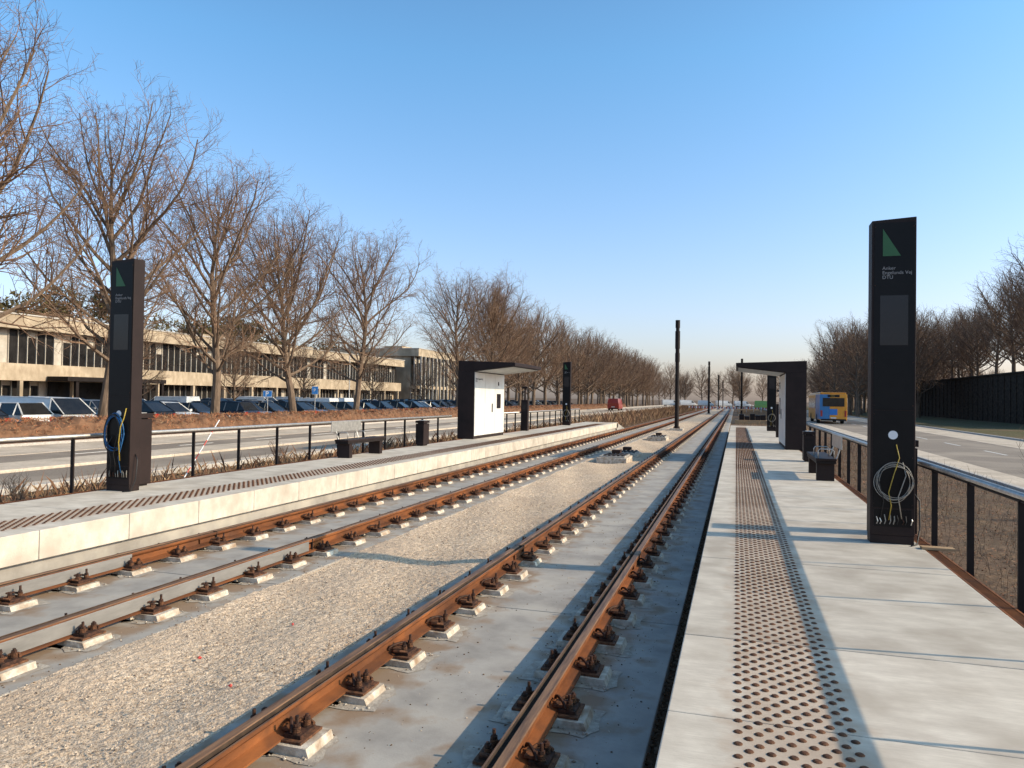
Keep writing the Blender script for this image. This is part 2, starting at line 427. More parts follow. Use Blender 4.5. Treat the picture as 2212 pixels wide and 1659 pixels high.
# ---------------------------------------------------------------- pylons
def tri(b,p,k):
    n=len(b.v); b.v+=p; b.face(list(range(n,n+len(p))),k)
def pylon(x,y,cable='white',detail=True):
    root=empty('station_sign_pylon',(x,y,.5))
    w,d,H=.235,.115,3.79
    b=MB()
    n=len(b.v)
    b.v+=[(-w,-d,.1),(w,-d,.1),(w,d,.1),(-w,d,.1),(-w,-d,H-.03),(w,-d,H),(w,d,H),(-w,d,H-.03)]
    for q in((3,2,1,0),(0,1,5,4),(1,2,6,5),(2,3,7,6),(3,0,4,7),(4,5,6,7)): b.face([n+i for i in q],'black')
    b.box(-w+.005,w-.005,-d+.008,d-.008,0,.1,'black')
    b.obj('casing',parent=root,bevel=.006)
    b=MB()
    b.box(-w+.025,w-.02,-d-.006,-d-.001,1.55,H-.06,'blackf')
    b.box(-w+.025,w-.02,-d-.006,-d-.001,.42,1.54,'blackf')
    b.box(-w+.09,w-.085,-d-.009,-d-.0065,2.30,2.88,'screen')
    for zz in (.46,1.0,1.5,1.6,2.1,3.0,3.68):
        for xx in (-w+.035,w-.03): b.tube([(xx,-d-.006,zz),(xx,-d-.01,zz)],.006,'bolt',8)
    b.obj('front_panel',parent=root)
    b=MB()
    b.box(-w+.04,w-.04,-d-.004,-d-.001,.2,.40,'blackf')
    for i in range(9):
        xx=-w+.06+i*.045+R.uniform(-.012,.012)
        b.tube([(xx,-d-.004,.23),(xx+.01,-d-.02,.25+R.uniform(0,.04)),(xx+R.uniform(-.01,.01),-d-.012,.29+R.uniform(0,.06))],.006,R.choice(['cwhite','steel','bolt','cblack','cwhite']),6)
    b.tube([(.0,-d-.0065,1.26),(.0,-d-.009,1.26)],.05,'signwhite',24)
    b.obj('service_port',parent=root)
    b=MB()
    col={'white':'cwhite','blue':'cblue'}[cable]
    r0=random.Random(3 if cable=='white' else 5)
    cy=.72 if cable=='white' else .95
    for q in range(5):
        pts=[]; ox=r0.uniform(-.02,.02); oz=r0.uniform(-.02,.02); ra=.19+r0.uniform(-.03,.015); rb=.21+r0.uniform(-.04,.02)
        if cable=='blue': ox-=.08; rb+=.08
        for i in range(33):
            t=2*math.pi*i/32
            pts.append((ox+.01+ra*math.cos(t)*(1 if cable=='white' else .95),-d-.02-.008*q-.01*math.sin(t*2),cy+oz+rb*math.sin(t)))
        b.tube(pts,.0045 if cable=='white' else .009,col if q%3!=1 or cable=='white' else 'cblack',6)
    b.tube([(.03,-d-.03,1.15),(.06,-d-.05,1.0),(.0,-d-.06,.8),(-.05,-d-.05,.6),(-.02,-d-.04,.45),(-.04,-d-.02,.28)],.006,'cyellow' if cable=='white' else 'cblack',6)
    b.tube([(.1,-d-.02,.95),(.13,-d-.05,.8),(.05,-d-.05,.55),(.09,-d-.03,.3)],.006,'cwhite' if cable=='white' else 'cblue',6)
    b.tube([(-.1,-d-.02,.9),(-.16,-d-.06,.75),(-.1,-d-.05,.5),(-.13,-d-.03,.3)],.006,'cblack',6)
    b.tube([(.235,0,.6),(.30,-.02,.5),(.30,-.05,.2),(.26,-.1,.01),(.18,-.2,.008)],.009,'cblack',6)
    if cable=='blue':
        b.tube([(.16,-d-.02,1.35),(.15,-d-.05,1.2),(.10,-d-.07,1.05),(.07,-d-.07,.8),(.08,-d-.05,.5)],.009,'cyellow',6)
    b.obj('cable_coil',parent=root,smooth=True)
    b=MB(); yy=-d-.0085
    tri(b,[(-.12,yy,3.34),(.07,yy,3.34),(-.12,yy,3.66)],'green')
    b.obj('green_mark',parent=root)
    text('Anker\nEngelunds Vej\nDTU',.056,'lettering',(-.125,-d-.0085,3.18),(math.pi/2,0,0),root,'station_name')
    return root
pylon(1.74,9.6,'white'); pylon(-9.62,9.8,'blue')
pylon(1.85,42.8); pylon(-9.7,43.3)

def bin_(x,y,w=.22,d=.22,h=.85):
    b=MB(); b.box(-w,w,-d,d,.04,h-.1,'black'); b.box(-w-.01,w+.01,-d-.01,d+.01,h-.08,h,'black'); b.box(-w+.05,w-.05,-d+.05,d-.05,h-.1,h-.08,'blackf')
    b.box(-w+.03,w-.03,-d-.003,-d,.12,h-.2,'post'); b.box(-w+.04,w-.04,-d+.04,d-.04,0,.04,'post')
    b.box(-w+.06,w-.06,-d+.06,d-.06,h,h+.012,'steel')
    return b.obj('litter_bin',bevel=.008,loc=(x,y,.5))
bin_(-9.8,22.3,.14,.22,.82); bin_(1.9,21.7,.14,.22,.82)
bin_(2.02,10.25,.10,.18,1.18); bin_(-9.86,10.35,.12,.18,1.25)

def bench(xc,y0,sgn):
    root=empty('platform_bench',(xc,y0,.5))
    b=MB()
    b.box(-.2,.2,0,2.1,.42,.47,'black'); b.box(-.19,.19,.02,2.08,.36,.42,'post')
    b.obj('seat',parent=root,bevel=.01)
    b=MB()
    for yy in (.12,1.80): b.box(-.17,.17,yy,yy+.16,0,.36,'black')
    b.obj('leg',parent=root,bevel=.006)
    b=MB(); s=sgn
    xs=sorted((s*.28,s*.30))
    b.box(xs[0],xs[1],.0,1.55,.66,.93,'steel')
    for yy in (.25,1.3): b.tube([(s*.19,yy,.40),(s*.24,yy,.5),(s*.315,yy,.75),(s*.32,yy,.85)],.014,'steel',8)
    b.obj('backrest',parent=root,bevel=.004)
    b=MB()
    for yy in (.06,.95): b.tube([(-.15,yy,.47),(-.15,yy,.62),(-.12,yy,.66),(.12,yy,.66),(.15,yy,.62),(.15,yy,.47)],.011,'steel',8)
    b.obj('armrest',parent=root,smooth=True)
bench(-9.62,16.8,-1); bench(1.78,16.4,1)

def shelter(xf,s):
    root=empty('platform_shelter',(0,0,.5)); y0,y1=26.6,30.4
    xb=xf+s*.66; xt=xf-s*1.62
    b=MB(); a,c=sorted((xf,xb)); b.box(a,c,y0,y1,0,2.6,'black')
    b.obj('cabinet',parent=root,bevel=.01)
    b=MB()
    pts=[(xb,3.0),(xb,2.6),(xf,2.6),(xt,2.80),(xt,2.93)]
    P=pts if s>0 else pts[::-1]
    b.prism_y(P,y0-.0,y1+.1,'black')
    b.obj('canopy',parent=root,bevel=.006)
    b=MB(); n=len(b.v)
    e1=(xf-s*.05,2.606); e2=(xt+s*.08,2.781)
    b.v+=[(e1[0],y0+.08,e1[1]-.014),(e2[0],y0+.08,e2[1]-.014),(e2[0],y1-.0,e2[1]-.014),(e1[0],y1-.0,e1[1]-.014)]
    b.face([n,n+1,n+2,n+3],'under'); b.obj('soffit',parent=root)
    b=MB(); q=sorted((xf-s*.003,xf-s*.02))
    ys=[y0+.03,y0+1.25,y0+2.5,y1-.03]
    for i in range(3): b.box(q[0],q[1],ys[i]+.008,ys[i+1]-.008,.12,2.56,'white')
    b.obj('wall_panel',parent=root,bevel=.003)
    b=MB(); q=sorted((xf-s*.021,xf-s*.035)); b.box(q[0],q[1],y0+2.75,y0+3.25,1.15,1.75,'screen'); b.box(q[0],q[1],y0+2.1,y0+2.2,1.0,1.35,'post')
    b.box(q[0],q[1],y0+2.9,y0+3.0,2.1,2.25,'post')
    b.obj('display',parent=root)
    if s<0:
        text('Anker Engelunds Vej\nDTU',.10,'darktext',(xf+.023,y0+.1,2.28),(math.pi/2,0,math.pi/2),root,'station_name')
    else:
        text('Anker Engelunds Vej\nDTU',.10,'darktext',(xf-.023,y1-.1,2.28),(math.pi/2,0,-math.pi/2),root,'station_name')
shelter(1.6,1); shelter(-9.58,-1)
for (x,y) in ((-9.85,34.7),(1.9,35.5)):
    b=MB(); b.box(-.17,.17,-.12,.12,0,1.5,'black'); b.box(-.12,.12,-.125,-.12,1.0,1.35,'screen'); b.cyl((0,0),.05,1.5,2.05,'black',10); b.box(-.13,.13,-.09,.09,2.05,2.15,'black')
    b.obj('ticket_validator',loc=(x,y,.5),bevel=.006)

def mast(x,y,h=7.7,z=0):
    b=MB()
    b.box(-.45,.45,-.6,.6,-.3,.12,'pad'); b.box(-.22,.22,-.22,.22,.12,.16,'bolt')
    for sx in(-.17,.17):
        for sy in(-.17,.17): b.cyl((sx,sy),.02,.16,.26,'bolt',6)
    b.cyl((0,0),.15,.16,h*.62,'post',16,.135); b.cyl((0,0),.165,h*.62,h*.70,'post',16); b.cyl((0,0),.14,h*.70,h*.74,'post',16)
    b.cyl((0,0),.17,h*.74,h*.9,'post',16); b.cyl((0,0),.13,h*.9,h*.93,'post',16); b.cyl((0,0),.16,h*.93,h,'post',16)
    b.obj('catenary_mast',loc=(x,y,z))
mast(-3.97,52.9,7.7); mast(-3.97,116,8); mast(.75,112,8.2); mast(-3.97,178,8); mast(-3.97,240,8)

# ---------------------------------------------------------------- trees
UP=Vector((0,0,1))
def grow(b,rng,p,d,L,r,lv,cfg):
    ns=(8,6,4,3,2)[lv]
    if cfg['far'] and lv>=2: ns=2
    step=L/ns
    pts=[p]; rad=[r]; jit=(.06,.12,.18,.24,.3)[lv]; up=(.02,.15,.10,.07,.05)[lv]
    rt=r*(.25 if lv<4 else .5)
    dirs=[d]
    for i in range(ns):
        d=(d+Vector((rng.gauss(0,jit),rng.gauss(0,jit),rng.gauss(0,jit)*.6))+UP*up).normalized()
        p=p+d*step; pts.append(p); dirs.append(d); rad.append(r+(rt-r)*(i+1)/ns)
    b.tube(pts,rad,'bark' if lv<2 else 'twig',(8,5,3,3,3)[lv],cap=False)
    if lv>=cfg['max']: return
    if lv==1: nc=max(4,int(2+L*cfg['m']*1.5))
    if lv==2: nc=max(3,int(2+L*cfg['m']*2.2))
    if lv==3: nc=cfg['n3']
    for c in range(nc):
        t=(.16+.84*(c+rng.random())/nc); f=min(t,.999)*ns; i=int(f); q=pts[i].lerp(pts[i+1],f-i); dd=dirs[i+1]
        a=rng.uniform(.45,.95)
        ax=Vector((rng.gauss(0,1),rng.gauss(0,1),rng.gauss(0,1))); ax=(ax-dd*ax.dot(dd)).normalized()
        nd=(dd*math.cos(a)+ax*math.sin(a)).normalized()
        if lv==1: l2=L*rng.uniform(.28,.46)*(1.15-.55*t)
        elif lv==2: l2=L*rng.uniform(.4,.65)*(1.1-.4*t)
        else: l2=max(.25,L*rng.uniform(.4,.75))
        grow(b,rng,q,nd,l2,max(cfg['rmin'],rad[i]*(.5 if lv==1 else .6)),lv+1,cfg)
def make_tree(seed,H=15.5,W=4.4,clear=3.2,npri=30,cfg=None):
    rng=random.Random(seed); b=MB()
    pts=[Vector((0,0,-.2))]; rad=[.34]; d=Vector((0,0,1)); nt=12; x=Vector((0,0,0))
    top=H*.9
    for i in range(nt):
        d=(d+Vector((rng.gauss(0,.07),rng.gauss(0,.07),0))+UP*.2).normalized(); x=x+d*(top/nt); t=(i+1)/nt
        pts.append(x.copy()); rad.append(.27*(1-t)**.9+.02)
    b.tube(pts,rad,'bark',9)
    az=rng.uniform(0,6)
    for c in range(npri):
        t=((c+.5)/npri)**1.15; z=clear+(top*.97-clear)*t; f=z/top*nt; i=min(nt-1,int(f)); q=pts[i+0].lerp(pts[i+1],f-i)
        az+=2.4+rng.uniform(-.4,.4)
        prof_=math.sin(math.pi*min(1,(.36+.64*t)))**.75
        ang=math.radians(70-46*t+rng.uniform(-8,8))
        L=W*prof_*rng.uniform(.85,1.15)/max(.55,math.sin(ang))*.98+.5
        L=min(L,(H*1.02-z)/max(.3,math.cos(ang*.6)))
        nd=Vector((math.sin(ang)*math.cos(az),math.sin(ang)*math.sin(az),math.cos(ang)))
        grow(b,rng,q,nd,L,.016+.0140*L*(1-.3*t),1,cfg)
    me=b.mesh('tree_mesh'); print('tree verts',len(b.v)); return me
NEAR=dict(m=1.08,n3=4,max=4,rmin=.0068,far=False)
FAR=dict(m=1.05,n3=0,max=3,rmin=.013,far=True)
TREES=[make_tree(1,15.5,5.6,3.1,30,NEAR),make_tree(2,15.2,5.8,3.0,30,NEAR),make_tree(3,15.8,5.5,3.3,29,NEAR)]
FT=[make_tree(11,15.5,5.4,2.8,30,FAR),make_tree(12,15.2,5.6,2.6,30,FAR),make_tree(13,14.6,5.8,2.8,28,FAR)]
def place(me,name,x,y,z=0,s=1,rot=0,parent=None,sz=1):
    o=bpy.data.objects.new(name,me); scene.collection.objects.link(o); o.location=(x,y,z); o.scale=(s,s,s*sz); o.rotation_euler=(0,0,rot)
    if parent: o.parent=parent
    return o
tr=random.Random(5)
for i,(y,s) in enumerate(((11.5,.98),(20.6,1.10),(27.8,.96),(35.5,.95),(43.7,.93),(52,.92))):
    place(TREES[i%3],'bare_linden_tree',-28.6,y,0,s,tr.uniform(0,6))
y=75; i=0
while y<270:
    place((TREES if y<95 else FT)[i%3],'bare_linden_tree',-28.6+tr.uniform(-.4,.4),y,0,tr.uniform(.92,1.02),tr.uniform(0,6)); y+=7.7; i+=1
for (x,y) in ((-46,48),(-46,60),(-46,72),(-46,88),(-46,104),(-47,122),(-46,140)):
    place(FT[tr.randrange(3)],'bare_linden_tree',x,y,0,.5,tr.uniform(0,6))
dm=empty('distant_trees')
def far(x,y,z,s): place(FT[tr.randrange(3)],'bare_crown',x,y,z,s,tr.uniform(0,6),dm)
for i in range(50): far(tr.uniform(-70,95),tr.uniform(300,345),0,tr.uniform(.8,1.1))
for i in range(20): far(tr.uniform(-38,-33),100+i*9,0,tr.uniform(.8,.95))
for i in range(16): far(tr.uniform(20,34),tr.uniform(140,205),0,tr.uniform(1.0,1.2))
for (x,y,s) in ((17,118,.95),(20,124,1.0),(23.5,121,1.05),(15.5,133,.95),(27,128,1.1),(19,140,1.05)): far(x,y,0,s)
for i in range(24): far(tr.uniform(20,60),tr.uniform(210,290),0,tr.uniform(.9,1.1))
for i in range(17): far(36+tr.uniform(-1,2),84+i*6.5,4.8,max(.85,1.25-.06*i)+tr.uniform(-.05,.05))
for i in range(11): far(45+tr.uniform(-3,5),90+i*10,4.8,tr.uniform(.95,1.15))

def clump(seed,w,h,n=4500):
    rng=random.Random(seed); b=MB()
    blobs=[(rng.uniform(-w,w)*.7,rng.uniform(-w,w)*.7,h*rng.uniform(.45,.85),rng.uniform(.25,.45)*w) for _ in range(12)]
    b.tube([(0,0,-.2),(0,0,h*.6)],[.25,.12],'bark',7)
    for i in range(n):
        bl=rng.choice(blobs); v=Vector((rng.gauss(0,1),rng.gauss(0,1),rng.gauss(0,1))).normalized()*bl[3]*rng.uniform(.6,1.05)
        p=Vector((bl[0]+v.x,bl[1]+v.y,bl[2]+v.z*.7))
        a=Vector((rng.gauss(0,1),rng.gauss(0,1),rng.gauss(0,1))).normalized()*.28; c=Vector((rng.gauss(0,1),rng.gauss(0,1),rng.gauss(0,1))).normalized()*.2
        k=len(b.v); b.v+=[tuple(p-a),tuple(p+c),tuple(p+a)]; b.face([k,k+1,k+2],'pine')
    return b.mesh('pine_mesh')
PN=[clump(1,5,12),clump(2,6,11)]
for i,(x,y) in enumerate(((-82,56),(-84,66),(-80,74),(-84,96),(-82,104),(-85,122),(-80,46),(-84,140))):
    place(PN[i%2],'pine_tree',x,y,0,tr.uniform(1.25,1.4),tr.uniform(0,6))

# ---------------------------------------------------------------- brush / hedge
def blades(b,rng,n,xr,yr,hr,w,lean,z,k,ybias=1.0,fn=None):
    for _ in range(n):
        x=rng.uniform(*xr); y=yr[0]+(yr[1]-yr[0])*rng.random()**ybias; h=rng.uniform(*hr)
        if fn and not fn(x,y): continue
        a=rng.uniform(0,6.28); l=rng.uniform(0,lean)*h; ww=w*(1+.02*y)
        dx,dy=math.cos(a)*l,math.sin(a)*l; px,py=-math.sin(a+.7)*ww,math.cos(a+.7)*ww
        q=len(b.v); b.v+=[(x-px,y-py,z),(x+px,y+py,z),(x+dx*.4,y+dy*.4,z+h*.6),(x+dx,y+dy,z+h)]
        b.face([q,q+1,q+2],k); b.face([q+2,q+1,q+3],k) if rng.random()<.5 else None
def litter(b,rng,n,xr,yr,z,ks,size=.03,ybias=1.0):
    for _ in range(n):
        x=rng.uniform(*xr); y=yr[0]+(yr[1]-yr[0])*rng.random()**ybias; s=size*rng.uniform(.4,1.2)*(1+.02*y)
        a=Vector((rng.gauss(0,1),rng.gauss(0,1),rng.gauss(0,.35))).normalized()*s; c=Vector((rng.gauss(0,1),rng.gauss(0,1),rng.gauss(0,.35))).normalized()*s
        p=Vector((x,y,z+rng.uniform(0,.05))); q=len(b.v); b.v+=[tuple(p-a),tuple(p+c),tuple(p+a),tuple(p-c)]; b.face([q,q+1,q+2,q+3],rng.choice(ks))
clr=lambda x,y: (math.sin(x*1.7+y*.9)+math.sin(y*1.3-x*2.1)+R.uniform(-1,1))>-.3
rb=random.Random(21)
b=MB()
litter(b,rb,16000,(-14.6,-10.2),(2,60),-.1,['straw','bramble','leafbr','dirt'],.035,1.3)
blades(b,rb,22000,(-14.6,-10.3),(2,60),(.05,.34),.0028,1.2,-.1,'straw',1.2,clr)
blades(b,rb,9000,(-14.4,-10.3),(2,60),(.15,.55),.0022,.8,-.1,'bramble',1.2,clr)
blades(b,rb,600,(-13.5,-10.5),(6,50),(.4,.8),.002,.5,-.1,'bramble',1.0)
b.obj('dry_grass')
# right verge: gently uneven soil with fine litter and thin stalks
sheet('soil_bank',2.25,6.78,0,30,-.085,'dirt',60,400,lambda x,y:.02*math.sin(x*3+y*1.7)+.015*math.sin(y*4.1-x*2)+R.uniform(-.008,.008))
b=MB()
litter(b,rb,42000,(2.3,6.8),(1.5,50),-.08,['bramble','straw','leafbr','leafbr','dirt'],.010,1.7)
for _ in range(2600):
    x=rb.uniform(2.4,6.7); y=2.5+40*rb.random()**1.4; h=rb.uniform(.1,.45); a=rb.uniform(0,6.28); l=rb.uniform(.1,.6)*h
    b.tube([(x,y,-.1),(x+math.cos(a)*l*.4,y+math.sin(a)*l*.4,-.1+h*.6),(x+math.cos(a)*l,y+math.sin(a)*l,-.1+h)],[.0022*(1+.03*y),.0018*(1+.03*y),.001],rb.choice(['straw','bramble','twig']),3,False)
b.obj('dry_grass')
b=MB()
blades(b,rb,16000,(-13.5,-8.2),(56,200),(.3,.95),.004,.5,-.1,'straw',1.0)
blades(b,rb,12000,(-13.5,-8.2),(56,200),(.3,1.1),.003,.6,-.1,'bramble',1.0)
blades(b,rb,6000,(.3,6),(54,200),(.15,.5),.004,.5,-.1,'straw',1.0)
b.obj('dry_shrubs')
def shrub(x,y,h,seed):
    rng=random.Random(seed); b=MB()
    for i in range(26):
        a=rng.uniform(0,6.28); s=rng.uniform(.1,.4); hh=h*rng.uniform(.5,1)
        p0=(rng.uniform(-.1,.1),rng.uniform(-.1,.1),-.1); p1=(math.cos(a)*s*h*.4,math.sin(a)*s*h*.4,hh*.6); p2=(math.cos(a)*s*h,math.sin(a)*s*h,hh)
        b.tube([p0,p1,p2],[.005,.004,.002],'twig',3,False)
        for q in range(5):
            t=rng.random(); e=Vector(p1).lerp(Vector(p2),t); b.tube([tuple(e),tuple(e+Vector((rng.gauss(0,.08),rng.gauss(0,.08),rng.uniform(.05,.2))))],[.003,.0015],'twig',3,False)
    b.obj('bare_shrub',loc=(x,y,0))
for i,(x,y,h) in enumerate(((5.6,16.5,1.7),(6.3,14.5,1.2),(-11.5,9.5,.7),(-12.3,18,.8),(-11.3,24,.9))): shrub(x,y,h,i)
b=MB(); rng=random.Random(9)
ny=500; yy0=6; yy1=190; nx=8
for j in range(ny+1):
    for i in range(nx+1):
        t=i/nx; y=yy0+(yy1-yy0)*j/ny; z=1.02*math.sin(math.pi*t)**.35
        b.v.append((-26.9-2.2*t+rng.uniform(-.08,.08),y,-.1+max(0,z)*(.9+.1*math.sin(y*.8)+rng.uniform(-.12,.12))))
for j in range(ny):
    for i in range(nx):
        a=j*(nx+1)+i; b.face([a,a+nx+1,a+nx+2,a+1],'bramble')
for _ in range(32000):
    y=yy0+(yy1-yy0)*rng.random()**1.6; t=rng.random(); z=1.02*math.sin(math.pi*t)**.35; x=-26.9-2.2*t
    a=Vector((rng.gauss(0,1)-.0,rng.gauss(0,1),abs(rng.gauss(0,1)))).normalized()*rng.uniform(.06,.25)
    w=Vector((rng.gauss(0,1),rng.gauss(0,1),rng.gauss(0,1))).normalized()*.02
    p=Vector((x,y,z-.12)); q=len(b.v)
    b.v+=[tuple(p-w),tuple(p+w),tuple(p+a)]; b.face([q,q+1,q+2],'leafbr' if rng.random()<.75 else 'straw')
b.obj('hedge')

# ---------------------------------------------------------------- building (long, two-storey)
def longb(name,X,y0,y1,zt,zs):
    g0,sp,w2,_=zs
    root=empty(name)
    b=MB()
    b.box(X-18,X-1.4,y0,y1,-.2,zt-.3,'cladding')
    b.box(X-1.4,X,y0-.3,y1+.3,g0,sp,'cladding')
    b.box(X-18.5,X+.5,y0-.5,y1+.5,w2,zt,'cladding')
    b.box(X-18.6,X+.6,y0-.6,y1+.6,zt,zt+.12,'kerb')
    y=y0
    while y<y1:
        b.box(X-.35,X-.02,y-.16,y+.16,-.2,g0,'cladding'); y+=5.4
    b.box(X-1.4,X-1.0,y0,y1,-.2,.5,'cladding')
    b.obj('walls',parent=root)
    b=MB(); rng=random.Random(4); y=y0
    while y<y1-1:
        for (z0,z1,xx) in ((.5,g0,X-1.3),(sp,w2,X-.65)):
            r=rng.random(); k='glass' if r<.95 else 'blind'
            b.box(xx-.05,xx+.02,y+.04,y+.86,z0+.03,z1-.03,k)
            if k=='glass' and rng.random()<.15: b.box(xx+.021,xx+.03,y+.06,y+.84,z1-.05-(z1-z0)*rng.uniform(.15,.4),z1-.05,'blind')
            b.box(xx-.05,xx+.14,y-.03,y+.03,z0,z1,'blind')
        y+=.9
    b.obj('windows',parent=root)
    b=MB(); y=y0+10
    while y<y1-8:
        b.box(X-12,X-8,y,y+5,zt+.12,zt+1.3,'cladding'); y+=22
    b.obj('rooftop_unit',parent=root)
    return root
r1=longb('concrete_university_building',-60,28,126,8.6,(2.9,4.4,7.4,0))
b=MB(); b.box(-59.9,-57.5,52,64,2.95,3.35,'post'); b.box(-61,-60.87,53,63,0.51,2.9,'glass')
for y in (53,57,61,63.5): b.box(-57.9,-57.6,y,y+.3,-.1,2.95,'post')
b.obj('entrance_canopy',parent=r1)
r2=longb('glazed_hall_building',-58,129,152,11.0,(3.4,4.0,9.6,0))
b=MB()
y=129
while y<152: b.box(-57.4,-57.1,y,y+.3,0,9.6,'blind'); y+=1.9
b.obj('column',parent=r2)
b=MB(); b.box(32,32.6,78,190,-.3,5.9,'wallst')
y=78
while y<190: b.box(31.9,32,y,y+.35,-.3,5.7,'wallst'); y+=2.2+R.uniform(-.3,.3)
b.box(31.8,32.8,78,190,5.9,6.1,'wallst'); b.obj('retaining_wall')
b=MB(); b.box(32.6,110,78,190,-.3,4.9,'dirt'); b.obj('embankment')
rb_=empty('brick_building'); b=MB(); b.box(62,80,110,170,4.9,13,'brick'); b.obj('walls',parent=rb_)
b=MB()
for y in range(112,168,4):
    for z in (6.3,9.6): b.box(61.95,62,y,y+1.8,z,z+1.7,'glass')
b.obj('windows',parent=rb_)
b=MB()
b.prism_y([(61.4,13),(80.6,13),(71,17)],109.5,170.5,'post'); b.obj('roof',parent=rb_)

# ---------------------------------------------------------------- vehicles
def car_mesh(paint,kind='hatch'):
    P='car_'+paint; b=MB()
    L=2.15; W=.88
    if kind=='van': st=[(-2.4,.55,.9,.86),(-2.42,.6,1.15,.92),(-1.0,.6,1.15,.95),(.9,.6,1.12,.95),(1.75,.6,1.05,.93),(2.3,.5,.85,.85),(2.42,.45,.7,.7)]
    else: st=[(-2.15,.5,.82,.72),(-2.08,.55,.95,.83),(-1.2,.55,.97,.88),(.8,.55,.94,.88),(1.5,.55,.86,.86),(2.0,.5,.76,.78),(2.15,.42,.62,.62)]
    n=len(b.v); rc=10
    for (x,zm,zt,w) in st:
        zb=.22
        ring=[(w*.9,zb),(w,.38),(w,zm),(w*.96,zt-.06),(w*.86,zt)]
        ring=ring+[(-a,z) for a,z in ring[::-1]]
        b.v+=[(x,a,z) for a,z in ring]
    for i in range(len(st)-1):
        for j in range(rc):
            j2=(j+1)%rc; a=n+i*rc; b.face([a+j,a+rc+j,a+rc+j2,a+j2],P)
    b.face([n+j for j in range(rc)],P); e=n+(len(st)-1)*rc; b.face([e+j for j in range(rc)][::-1],P)
    if kind=='hatch': gh=[(1.0,.93,.80,.93),(.30,.93,.80,1.42),(-1.2,.95,.80,1.46),(-2.02,.95,.78,.97)]; ur=.60
    elif kind=='sedan': gh=[(.95,.92,.80,.92),(.2,.93,.80,1.38),(-.9,.95,.80,1.38),(-1.6,.95,.78,.97)]; ur=.58
    elif kind=='estate': gh=[(1.0,.93,.80,.93),(.30,.93,.80,1.44),(-1.6,.95,.80,1.46),(-2.08,.95,.78,.97)]; ur=.62
    else: gh=[(1.9,1.05,.86,1.05),(1.0,1.1,.88,1.85),(-2.3,1.13,.90,1.9),(-2.42,1.13,.88,1.13)]; ur=.74
    n=len(b.v)
    for (x,zb,w,zt) in gh:
        w2=w if zt-zb<.05 else ur
        b.v+=[(x,w,zb),(x,w2,zt),(x,-w2,zt),(x,-w,zb)]
    for i in range(3):
        a=n+i*4
        side='cglass' if (kind!='van' or i==0) else P
        top='cglass' if (i==0 or (i==2 and kind!='van')) else P
        b.face([a,a+4,a+5,a+1],side); b.face([a+1,a+5,a+6,a+2],top); b.face([a+2,a+6,a+7,a+3],side)
    x1,x2=gh[1][0],gh[2][0]; zt=gh[1][3]; zt2=gh[2][3]
    for s in (1,-1):
        for xp in ([x1-.0,(x1+x2)/2,x2] if kind!='van' else [x1]):
            b.tube([(xp+.03,s*.815 if kind!='van' else s*.885,gh[1][1]),(xp,s*(ur+.01),zt+.0)],.035,P,4)
        b.tube([(gh[0][0],s*gh[0][2]*.99,gh[0][1]),(x1,s*(ur),zt)],.03,P,4)
        b.tube([(gh[3][0],s*gh[3][2]*.99,gh[3][1]),(x2,s*(ur),zt2)],.035,P,4)
        b.tube([(x1,s*ur,zt),(x2,s*ur,zt2)],.03,P,4)
        b.box(.72,.92,s*.93-.08,s*.93+.08,.95,1.07,P)
    for xx in (-1.32,1.32):
        X=xx*(1.1 if kind=='van' else 1)
        for s in (1,-1):
            b.tube([(X,s*(W-.22),.33),(X,s*(W+.012),.33)],.37,'tyre',18)
            b.tube([(X,s*(W-.2),.31),(X,s*(W+.03),.31)],.31,'tyre',18)
            b.tube([(X,s*(W+.03),.31),(X,s*(W+.038),.31)],.2,'hub',14)
    xr=st[1][0]-.03; xf=st[-2][0]
    for s in (1,-1):
        y0,y1=sorted((s*.52,s*.80)); b.box(xr-.06,xr+.08,y0,y1,.68,.86,'redl')
        y0,y1=sorted((s*.48,s*.76)); b.box(xf-.12,xf+.06,y0,y1,.56,.68,'whitel')
    b.box(st[0][0]-.02,st[0][0],-.26,.26,.52,.64,'plate'); b.box(st[-1][0],st[-1][0]+.02,-.26,.26,.38,.48,'plate')
    b.box(st[-1][0]-.02,st[-1][0]+.01,-.5,.5,.5,.58,'tyre'); b.box(st[0][0]-.01,st[0][0]+.05,-.7,.7,.24,.4,'tyre')
    me=b.mesh('car_'+paint+'_'+kind); return me
CM=[(car_mesh('black','hatch'),6),(car_mesh('navy','estate'),4),(car_mesh('grey','hatch'),4),(car_mesh('black','sedan'),6),(car_mesh('silver','estate'),2),(car_mesh('white','hatch'),2),(car_mesh('brown','sedan'),1),(car_mesh('navy','hatch'),3)]
pool=[m for m,w in CM for _ in range(w)]
VAN=car_mesh('white','van'); RVAN=car_mesh('red','van'); LIME=car_mesh('lime','van')
WEST=car_mesh('white','estate')
cr=random.Random(12)
def carrow(x,y0,y1,prob,vans=(),whites=()):
    y=y0; i=0
    while y<y1:
        if cr.random()<prob or i in vans:
            v=i in vans; me=VAN if v else cr.choice(pool)
            if i in whites: me=WEST
            place(me,'parked_van' if v else 'parked_car',x+cr.uniform(-.25,.25),y,-.06,cr.uniform(1.0,1.07),cr.choice([0,math.pi])+cr.uniform(-.03,.03),None,.9 if v else 1.03)
        y+=2.55; i+=1
carrow(-33.2,19,150,.97,(4,),(3,)); carrow(-39.6,20,160,.97,(17,18),(6,)); carrow(-48.5,24,160,.85,(12,17,20))
place(RVAN,'red_van',-21.6,138,-.05,1.15,math.pi/2)
place(LIME,'green_van',7.4,205,-.05,1.15,0)
for i in range(5): place(VAN,'parked_van',-22+i*6.0,262+cr.uniform(-3,3),-.05,1.1,cr.uniform(0,.4))
